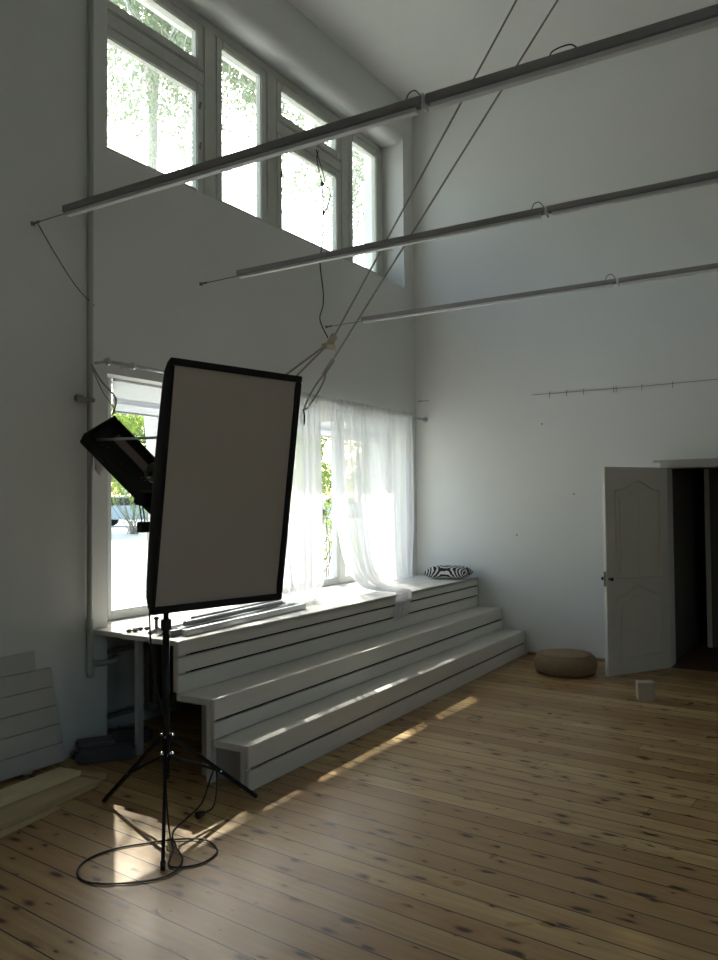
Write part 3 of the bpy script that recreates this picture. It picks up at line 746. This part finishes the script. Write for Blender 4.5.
# ------------------------------------------------------------------ things on the deck
def rod_thing(a, b, w, h, mat, label, name='aluminium_pole', cat='pole', round_=False):
    bm = BM(); 
    if round_: tube(bm, [a, b], w/2, 12)
    else: beam(bm, a, b, w, h, bev=.003)
    return single(name, bm, mat, label, cat, group='bundle of aluminium poles on the deck')
Zd = Z3
rod_thing((-3.73, 3.86, Zd+.021), (-3.86, 5.36, Zd+.021), .045, .042, ALU, 'square aluminium pole nearest the deck edge, front of the bundle')
rod_thing((-3.79, 3.80, Zd+.02), (-3.93, 5.30, Zd+.02), .04, .04, DARKM, 'dark grey square pole lying second from deck edge')
rod_thing((-3.85, 3.92, Zd+.02), (-3.99, 5.40, Zd+.02), .04, .04, ALU, 'round silver pole third from the deck edge', round_=True)
rod_thing((-3.91, 3.82, Zd+.025), (-4.055, 5.34, Zd+.025), .05, .05, ALU, 'thickest silver pole in the middle of the bundle', round_=True)
rod_thing((-3.975, 4.02, Zd+.02), (-4.12, 5.38, Zd+.02), .04, .04, DARKM, 'dark round pole behind the thickest silver pole', round_=True)
rod_thing((-4.04, 4.1, Zd+.014), (-4.19, 5.30, Zd+.014), .045, .028, ALU, 'flat silver bar farthest from the deck edge')
rod_thing((-3.82, 3.96, Zd+.062), (-3.97, 5.20, Zd+.062), .038, .038, ALU, 'silver pole resting on top near the deck edge', round_=True)
rod_thing((-3.90, 4.12, Zd+.069), (-4.04, 5.26, Zd+.066), .036, .036, DARKM, 'dark pole resting on top, farther from the deck edge', round_=True)
bm = BM(); tube(bm, [(-3.98, 3.80, Zd+.012), (-4.06, 3.96, Zd+.012)], .012, 10); tube(bm, [(-4.03, 3.91, Zd+.018), (-4.03, 3.91, Zd+.09)], .011, 10); ellipsoid(bm, (-4.03, 3.91, Zd+.09), (.018, .018, .014), 10, 8)
single('stand_clamp', bm, BLKM, 'small dark clamp with upright knob at the left ends of the poles', 'clamp')
bm = BM()
for k in range(5): ellipsoid(bm, (-4.17+.02*math.sin(k*2), 3.80+.035*k, Zd+.012), (.018, .022, .012), 10, 8)
single('crumpled_strap', bm, DGREY, 'small crumpled grey strap lying on the left end of the sill', 'strap', smooth=True)

# zebra cushion
bm = BM(); nn_ = 30; top_, bot_ = [], []
cw, cd, chh = .25, .18, .078
def cush(u, v):
    e = (1-u**4)*(1-v**4)
    pinch = 1-.10*(1-u*u)*(abs(v)**3)
    return (u*cw*(1-.07*(1-v*v)*abs(u)**4), v*cd*(1-.10*(1-u*u)*abs(v)**4), chh*max(e, 0)**.55)
for s in (1, -1):
    g = []
    for j in range(nn_+1):
        row = []
        for i in range(nn_+1):
            x, y, z = cush(i/nn_*2-1, j/nn_*2-1)
            row.append(bm.verts.new((x, y, s*z*(1 if s > 0 else .85)+.0665)))
        g.append(row)
    for j in range(nn_):
        for i in range(nn_): bm.faces.new((g[j][i], g[j][i+1], g[j+1][i+1], g[j+1][i]))
bmesh.ops.remove_doubles(bm, verts=bm.verts, dist=.0005)
bm.transform(Matrix.Translation((-3.96, 8.27, Z3-.0))@Matrix.Rotation(math.radians(10), 4, 'Z'))
single('cushion', bm, ZEBRA, 'black and white zebra striped cushion at the far end of the deck', 'cushion', smooth=True, loc=(-3.96, 8.27, Z3))

# ------------------------------------------------------------------ floor things
pf = thing('pouf', 'low round brown jute floor pouf beside the open door', 'pouf', (-2.50, 7.83, 0))
prof = [(.24, .0), (.28, .010), (.298, .05), (.305, .09), (.298, .13), (.28, .165), (.25, .178)]
bm = BM(); lathe(bm, prof, (-2.50, 7.83, 0), 56); mesh('side_band', bm, POUF, pf, smooth=True)
bm = BM(); lathe(bm, [(.248, .17), (.248, .182), (.225, .192), (.12, .188), (.02, .186)], (-2.50, 7.83, 0), 56); mesh('top_cover', bm, POUF, pf, smooth=True)
bm = BM(); tube(bm, [(-2.50+.25*math.cos(a), 7.83+.25*math.sin(a), .182) for a in [2*PI*k/56 for k in range(56)]], .007, 8, closed=True); mesh('piping', bm, POUF, pf, smooth=True)
bm = BM(); obox(bm, (-1.585, 7.10, .075), ((.93, .36, 0), (-.36, .93, 0), (0, 0, 1)), (.068, .068, .075), .004)
single('small_box', bm, BLOCK, 'small beige cube box on the floor in front of the open door', 'box')

# leaning plank panel
bm = BM()
for k in range(6):
    z0, z1 = .02+.122*k, .02+.122*(k+1)-.004
    dx0 = .055*(1-z0/.75); dx1 = .055*(1-z1/.75)
    yr0 = 3.50-.10*z0/.75; yr1 = 3.50-.10*z1/.75
    if k >= 5: yr0 = yr1 = 3.30
    hexa(bm, [(XW+.006+dx0, 1.6, z0), (XW+.026+dx0, 1.6, z0), (XW+.026+dx0, yr0, z0), (XW+.006+dx0, yr0, z0),
              (XW+.006+dx1, 1.6, z1), (XW+.026+dx1, 1.6, z1), (XW+.026+dx1, yr1, z1), (XW+.006+dx1, yr1, z1)], .002)
for y in (1.8, 2.6, 3.2):
    hexa(bm, [(XW+.048, y, 0), (XW+.062, y, 0), (XW+.062, y+.06, 0), (XW+.048, y+.06, 0), (XW+.002, y, .73), (XW+.007, y, .73), (XW+.007, y+.06, .73), (XW+.002, y+.06, .73)])
single('plank_panel', bm, plain('white plank paint', (.60, .58, .54), .6, var=.06), 'white horizontal plank panel leaning against the wall left of the niche', 'panel')

# boards on the floor
def board(c0, c1, w, z, th, mat, label, name='timber_board', tilt=0.):
    a = Vector(c0+(z+th/2,)); b = Vector(c1+(z+th/2,)); bm = BM()
    d = (b-a).normalized(); up = Vector((0, 0, 1)); up = (Matrix.Rotation(tilt, 3, d)@up)
    beam(bm, a, b, w, th, up=up, bev=.002)
    return single(name, bm, mat, label, 'board', group='pine offcuts on the floor')
board((-4.02, 2.1), (-4.13, 3.30), .17, .04, .028, WOODY, 'pale yellow pine board on top, closest to the plank panel')
board((-3.80, 2.0), (-3.99, 3.30), .20, .0, .038, WOODB, 'wider duller pine board on the floor next to the yellow one')
bm = BM(); beam(bm, (-4.16, 2.1, .02), (-4.24, 3.28, .02), .06, .04); 
single('timber_batten', bm, WOODB, 'batten under the yellow board against the plank panel', 'board', group='pine offcuts on the floor')
board((-4.16, 3.36), (-3.96, 3.40), .07, .0, .028, WOODB, 'short pine offcut lying across the board ends', 'wood_offcut')
board((-3.70, 2.3), (-3.80, 2.95), .05, .0, .012, WOODB, 'thin pine lath on the floor beside the wider board', 'wood_lath')
bm = BM(); beam(bm, (-4.36, 3.52, .045), (-4.14, 3.82, .045), .12, .09, bev=.02)
single('tool_case', bm, DGREY, 'dark grey elongated case on the floor by the niche', 'case')
bm = BM(); beam(bm, (-4.52, 3.98, .05), (-4.30, 4.12, .05), .12, .09, bev=.015)
single('dark_box', bm, DGREY, 'dark box inside the radiator niche behind the grey case', 'box')
bm = BM(); beam(bm, (-4.44, 3.60, .11), (-4.32, 3.80, .11), .14, .03, bev=.008)
bm.transform(Matrix.Translation((-.0, .0, -.015)))
single('folded_cloth', bm, plain('grey cloth', (.16, .155, .15), .95), 'folded grey cloth on top of the dark case', 'cloth')

# ------------------------------------------------------------------ far wall details
wl = thing('picture_wire', 'thin wire with little hooks strung across the far wall', 'wire', (-1, YF-.02, 2.85))
bm = BM(); tube(bm, smooth_path([(-3.05, YF-.012, 2.845), (-2.0, YF-.014, 2.842), (-1.0, YF-.014, 2.852), (1.6, YF-.012, 2.87)], 8), .0028, 6); mesh('wire', bm, DARKM, wl)
for x in (-2.851, -2.663, -2.48, -2.166, -2.14, -1.884, -1.583, -1.1, -.6):
    bm = BM(); tube(bm, [(x, YF-.014, 2.86), (x, YF-.02, 2.80)], .003, 6); tube(bm, [(x, YF-.001, 2.86), (x, YF-.02, 2.86)], .003, 6); mesh('hook', bm, DARKM, wl)
def nail(x, z, lab, r_=.009):
    bm = BM(); lathe(bm, [(.003, -.0), (.003, .014), (r_, .015), (r_*.6, .019)], (x, YF-.019, z), 10, 'y')
    single('nail', bm, DARKM, lab, 'nail', group='nails in the far wall')
nail(-2.946, 2.52, 'small dark nail just below the picture wire, upper of the three')
nail(-2.606, 1.751, 'small dark nail at mid height of the far wall, left of the door')
nail(-3.251, 1.307, 'small nail low on the far wall, above the platform steps')
bm = BM(); beam(bm, (-3.453, YF-.006, 2.74), (-3.453, YF-.006, 2.845), .006, .008)
single('wall_pin', bm, DARKM, 'short vertical metal pin on the far wall near the curtain', 'pin')
bm = BM(); tube(bm, [(-4.44, YF-.001, 2.875), (-4.44, YF-.05, 2.875), (-4.30, YF-.05, 2.872)], .004, 6); tube(bm, [(-4.40, YF-.05, 2.875), (-4.40, YF-.05, 2.895)], .004, 6)
single('wall_hook', bm, DARKM, 'small horizontal hook in the corner above the curtain rod end', 'hook')

# ------------------------------------------------------------------ outside
def gz(x): return -.25+.95*min(1, max(0, (-7.23-x)/15))
bm = BM(); prism(bm, [(XO-2.2, -1.2), (XO-2.2, -.25), (-22.23, .70), (-150, .9), (-150, -1.2)], -90, 170); struct('lawn', bm, GRASS)
bm = BM(); box(bm, (XO-2.2, -20, -.45), (XO, 60, -.22)); struct('paved_strip', bm, PAVE)
bm = BM(); box(bm, (XR+.3, -60, -.45), (90, 60, -.25)); struct('yard', bm, GRASS)
bm = BM(); box(bm, (XO-.48, -3, 6.36), (XO, 12, 6.6)); box(bm, (XO-.53, -3, 6.31), (XO-.48, 12, 6.65)); struct('trim_2', bm, EAVE)

def leaves(bm, c, rad, n, size, rnd, shape='ball', droop=0.):
    for _ in range(n):
        while True:
            p = Vector((rnd.uniform(-1, 1), rnd.uniform(-1, 1), rnd.uniform(-1, 1)))
            if p.length <= 1: break
        q = Vector((c[0]+p.x*rad[0], c[1]+p.y*rad[1], c[2]+p.z*rad[2]))
        s = size*rnd.uniform(.6, 1.3)
        a = Vector((rnd.gauss(0, 1), rnd.gauss(0, 1), rnd.gauss(0, 1)-droop)).normalized(); b = a.orthogonal().normalized()
        b = Matrix.Rotation(rnd.uniform(0, 6.28), 3, a)@b
        v = [bm.verts.new(q+a*s), bm.verts.new(q+b*s*.45), bm.verts.new(q-a*s*.7), bm.verts.new(q-b*s*.45)]
        bm.faces.new(v)
def branchy(bm, base, tip, r0, rnd, wob=.15, n=6):
    P = []; base = Vector(base); tip = Vector(tip)
    for k in range(n+1):
        t_ = k/n; j = Vector((rnd.uniform(-1, 1), rnd.uniform(-1, 1), 0))*wob*(0 if k in (0, n) else 1)
        P.append(base.lerp(tip, t_)+j)
    tube(bm, P, [r0*(1-.75*k/n) for k in range(n+1)], 8)
    return P
def tree(label, base, h, r0, clumps, mat, bark, seed, leafsize=.09, lpc=260, name='leafy_tree', group=None, extra=None, crown0=.35, crown_r=2.2):
    rnd = random.Random(seed)
    base = (base[0], base[1], gz(base[0])-.02)
    t = thing(name, label, 'tree', base, group=group)
    bm = BM(); top = Vector(base)+Vector((rnd.uniform(-.4, .4), rnd.uniform(-.4, .4), h*.92)); branchy(bm, base, top, r0, rnd, .12, 8)
    lb = BM()
    for k in range(clumps):
        z = h*(crown0+(1-crown0)*rnd.random()); a = rnd.uniform(0, 2*PI); rr = crown_r*math.sqrt(rnd.random())*(1.15-z/h*.7)
        c = Vector(base)+Vector((rr*math.cos(a), rr*math.sin(a), z))
        s0 = Vector(base)+Vector((0, 0, max(.3*h, z-rr*.8)))
        tube(bm, [s0, (s0+c)/2+Vector((0, 0, .1)), c], [r0*.3, r0*.2, .01], 5)
        leaves(lb, c, (.75, .75, .55), lpc, leafsize, rnd)
    mesh('trunk', bm, bark, t); mesh('foliage', lb, mat, t, recalc=False)
    return t
# birch close to the house: dense crown above, hanging twigs below
rnd = random.Random(5)
bt = thing('birch_tree', 'weeping birch seen through the upper windows, its twigs hanging down', 'tree', (-10.2, 9.8, gz(-10.2)))
bm = BM(); lb = BM()
branchy(bm, (-10.2, 9.8, gz(-10.2)-.05), (-10.1, 9.75, 11.6), .15, rnd, .07, 10)
for k in range(11):
    c = (-8.9+rnd.uniform(-.5, .5), 7.3+k*.52, 9.95+rnd.uniform(-.2, .3))
    tube(bm, [(-10.1, 9.78, 8.3+k*.15), ((-10.1+c[0])/2, (9.78+c[1])/2, 9.9), c], [.06, .035, .012], 6)
    leaves(lb, c, (1.3, .95, .95), 900, .09, rnd)
for k in range(260):                                   # hanging strings
    x = rnd.uniform(-10.8, -7.6); y = rnd.uniform(7.0, 15.5); zt = 9.6+rnd.uniform(-.2, .5); ln = rnd.choice([.8, 1.2, 1.8, 2.4, 3.0])*rnd.uniform(.7, 1.1)
    if noise.noise(Vector((x*.5, y*.45, 3.3))) < -.12: continue
    P = [Vector((x+rnd.uniform(-.06, .06)*j, y+rnd.uniform(-.06, .06)*j, zt-ln*j/6)) for j in range(7)]
    tube(bm, P, [.008]*6+[.003], 4)
    for j in range(1, 7): leaves(lb, P[j], (.14, .14, ln/8), 16, .047, rnd, droop=1.2)
    leaves(lb, P[3], (.3, .3, ln/2), 16, .035, rnd)
mesh('trunk', bm, BIRCH, bt); mesh('foliage', lb, LEAFB, bt, recalc=False)

spots = [(-27, 23.2, 7.0, LEAFY, BARK, 'yellow-green tree seen left of the softbox'), (-31, 29.6, 8.0, LEAFD, BARK, 'darker tree just above the tilted black box light'),
         (-23, 26.5, 7.5, LEAFY, BIRCH, 'pale-barked tree hidden mostly behind the softbox'), (-25, 36.2, 7.5, LEAFY, BARK, 'light green tree seen through the curtain gap'),
         (-31, 41, 8.5, LEAFD, BARK, 'dark green tree behind the left curtain edge'), (-27, 44.5, 7.0, LEAFY, BIRCH, 'pale tree seen through the right sheer curtain'),
         (-38, 52, 9.5, LEAFD, BARK, 'tall dark tree far behind the curtain gap'), (-33, 57, 9.0, LEAFY, BARK, 'rightmost tree of the far background'), (-42, 38, 9.5, LEAFY, BIRCH, 'birch-like tree at the left of the far background')]
for i, (x, y, h, mt, bk, lab) in enumerate(spots):
    tree(lab, (x, y, -.25), h, .16, 26, mt, bk, 40+i, leafsize=.13, lpc=150, group='trees beyond the lawn', crown0=.22, crown_r=2.6)
# thick pale trunk close behind left pane
tt = thing('old_tree', 'nearest grey-barked tree seen through the left window beside the softbox', 'tree', (-16, 15.35, gz(-16)))
bm = BM(); rnd = random.Random(8); branchy(bm, (-16, 15.35, gz(-16)-.05), (-15.9, 15.4, 7.8), .11, rnd, .08, 8)
lb = BM()
for k in range(9):
    a = k*.7; c = (-16+1.1*math.cos(a), 15.3+1.1*math.sin(a), 3.6+k*.48)
    tube(bm, [(-15.95, 15.37, 3.0+k*.45), c], [.06, .01], 5); leaves(lb, c, (.7, .7, .5), 110, .09, rnd)
mesh('trunk', bm, BARK, tt); mesh('foliage', lb, LEAFY, tt, recalc=False)
# bush with bare stems in the curtain gap
def bush(label, c, n, h, mat, seed, r_=.8, lpc=60):
    rnd = random.Random(seed); t = thing('garden_bush', label, 'bush', c, group='bushes outside the low windows')
    bm = BM(); lb = BM()
    for k in range(n):
        a = rnd.uniform(0, 2*PI); q = Vector(c)+Vector((r_*rnd.random()*math.cos(a), r_*rnd.random()*math.sin(a), h*rnd.uniform(.6, 1)))
        branchy(bm, (c[0]+rnd.uniform(-.15, .15), c[1]+rnd.uniform(-.15, .15), c[2]), q, .014, rnd, .07, 5)
        leaves(lb, q-Vector((0, 0, h*.25)), (.28, .28, h*.28), lpc, .05, rnd)
    mesh('stem', bm, BARK, t); mesh('foliage', lb, mat, t, recalc=False)
bush('leafy bush with upright stems in the curtain gap', (-8.6, 12.3, gz(-8.6)), 17, 2.6, LEAFY, 1, .75, 50)
bush('low bush beyond the glass, left of the softbox', (-22, 20.2, gz(-22)), 22, 2.3, LEAFY, 2, 1.9, 90)
bush('rounded bush seen faintly through the right curtain', (-10.5, 17.2, gz(-10.5)), 14, 1.7, LEAFY, 3, 1.0, 60)
def car(label, c, rz, mat):
    t = thing('parked_car', label, 'car', c, (0, 0, rz), group='cars parked outside')
    prof = [(-2.1, .35), (-2.15, .75), (-1.95, .95), (-1.35, 1.0), (-.9, 1.42), (.7, 1.45), (1.35, .98), (2.05, .85), (2.15, .6), (2.1, .3)]
    bm = BM(); prism(bm, prof, -.82, .82); bmesh.ops.bevel(bm, geom=list(bm.edges), offset=.05, segments=2, affect='EDGES'); mesh('body', bm, mat, t, local=True)
    bm = BM(); prism(bm, [(-1.2, 1.0), (-.85, 1.35), (.62, 1.38), (1.15, 1.0)], -.835, .835); mesh('side_window', bm, CARG, t, local=True)
    for sx in (-1.35, 1.35):
        for sy in (-.8, .8):
            bm = BM(); lathe(bm, [(.2, -.1), (.33, -.09), (.33, .09), (.2, .1)], (sx, sy, .33), 20, 'y'); mesh('wheel', bm, TYRE, t, local=True)
car('blue-grey car parked outside, seen left of the softbox', (-30, 27.6, .71), .5, CARP)
car('white car parked outside, seen through the curtain gap', (-30, 45.6, .71), .9, CARW)

# ------------------------------------------------------------------ light
world = bpy.data.worlds.new('World'); scene.world = world; world.use_nodes = True
nt = world.node_tree; nt.nodes.clear()
sky = nt.nodes.new('ShaderNodeTexSky'); sky.sky_type = 'NISHITA'; sky.sun_disc = False
sky.sun_elevation = math.radians(41); sky.sun_rotation = math.radians(312); sky.air_density = 1.2; sky.dust_density = 2.6; sky.altitude = 100
bg = nt.nodes.new('ShaderNodeBackground'); bg.inputs[1].default_value = .55
wo = nt.nodes.new('ShaderNodeOutputWorld'); nt.links.new(sky.outputs[0], bg.inputs[0]); nt.links.new(bg.outputs[0], wo.inputs[0])
sl = bpy.data.lights.new('sun', 'SUN'); sl.energy = 11.; sl.angle = math.radians(.53); sl.color = (1, .95, .87)
so = bpy.data.objects.new('sun', sl); COL.objects.link(so)
so.rotation_euler = Vector((1, -.86, -1.16)).to_track_quat('-Z', 'Y').to_euler(); so.location = (-20, 22, 24)
for nm, y0, y1, z0, z1, px_, sg in (('daylight_portal_high', UY0, UY1, UZ0, UZ1, -4.97, 1), ('daylight_portal_low', LY0, LY1, LZ0, LZ1, -4.97, 1), ('fill_portal_side', RW[0], RW[1], RW[2], RW[3], XR+.27, -1)):
    al = bpy.data.lights.new(nm, 'AREA'); al.shape = 'RECTANGLE'; al.size = y1-y0; al.size_y = z1-z0; al.cycles.is_portal = True
    ao = bpy.data.objects.new(nm, al); COL.objects.link(ao); ao.location = (px_, (y0+y1)/2, (z0+z1)/2)
    ao.rotation_euler = (math.radians(90), 0, math.radians(-90*sg))

# ------------------------------------------------------------------ camera
cam = bpy.data.cameras.new('camera'); cam.sensor_fit = 'HORIZONTAL'; cam.sensor_width = 36; cam.lens = 36*810/718
cam.clip_start = .05; cam.clip_end = 400
co = bpy.data.objects.new('camera', cam); COL.objects.link(co)
R3 = Matrix(((0.84966084, 0.02341033, 0.52680966), (0.52725553, -0.02097615, -0.84944783), (-0.00883541, 0.99950586, -0.03016584)))
co.matrix_world = Matrix.Translation((0, 0, 1.66)) @ R3.to_4x4()
scene.camera = co
vs = scene.view_settings; vs.view_transform = 'Standard'; vs.look = 'None'; vs.gamma = 1; vs.use_curve_mapping = False
vs.exposure = .0
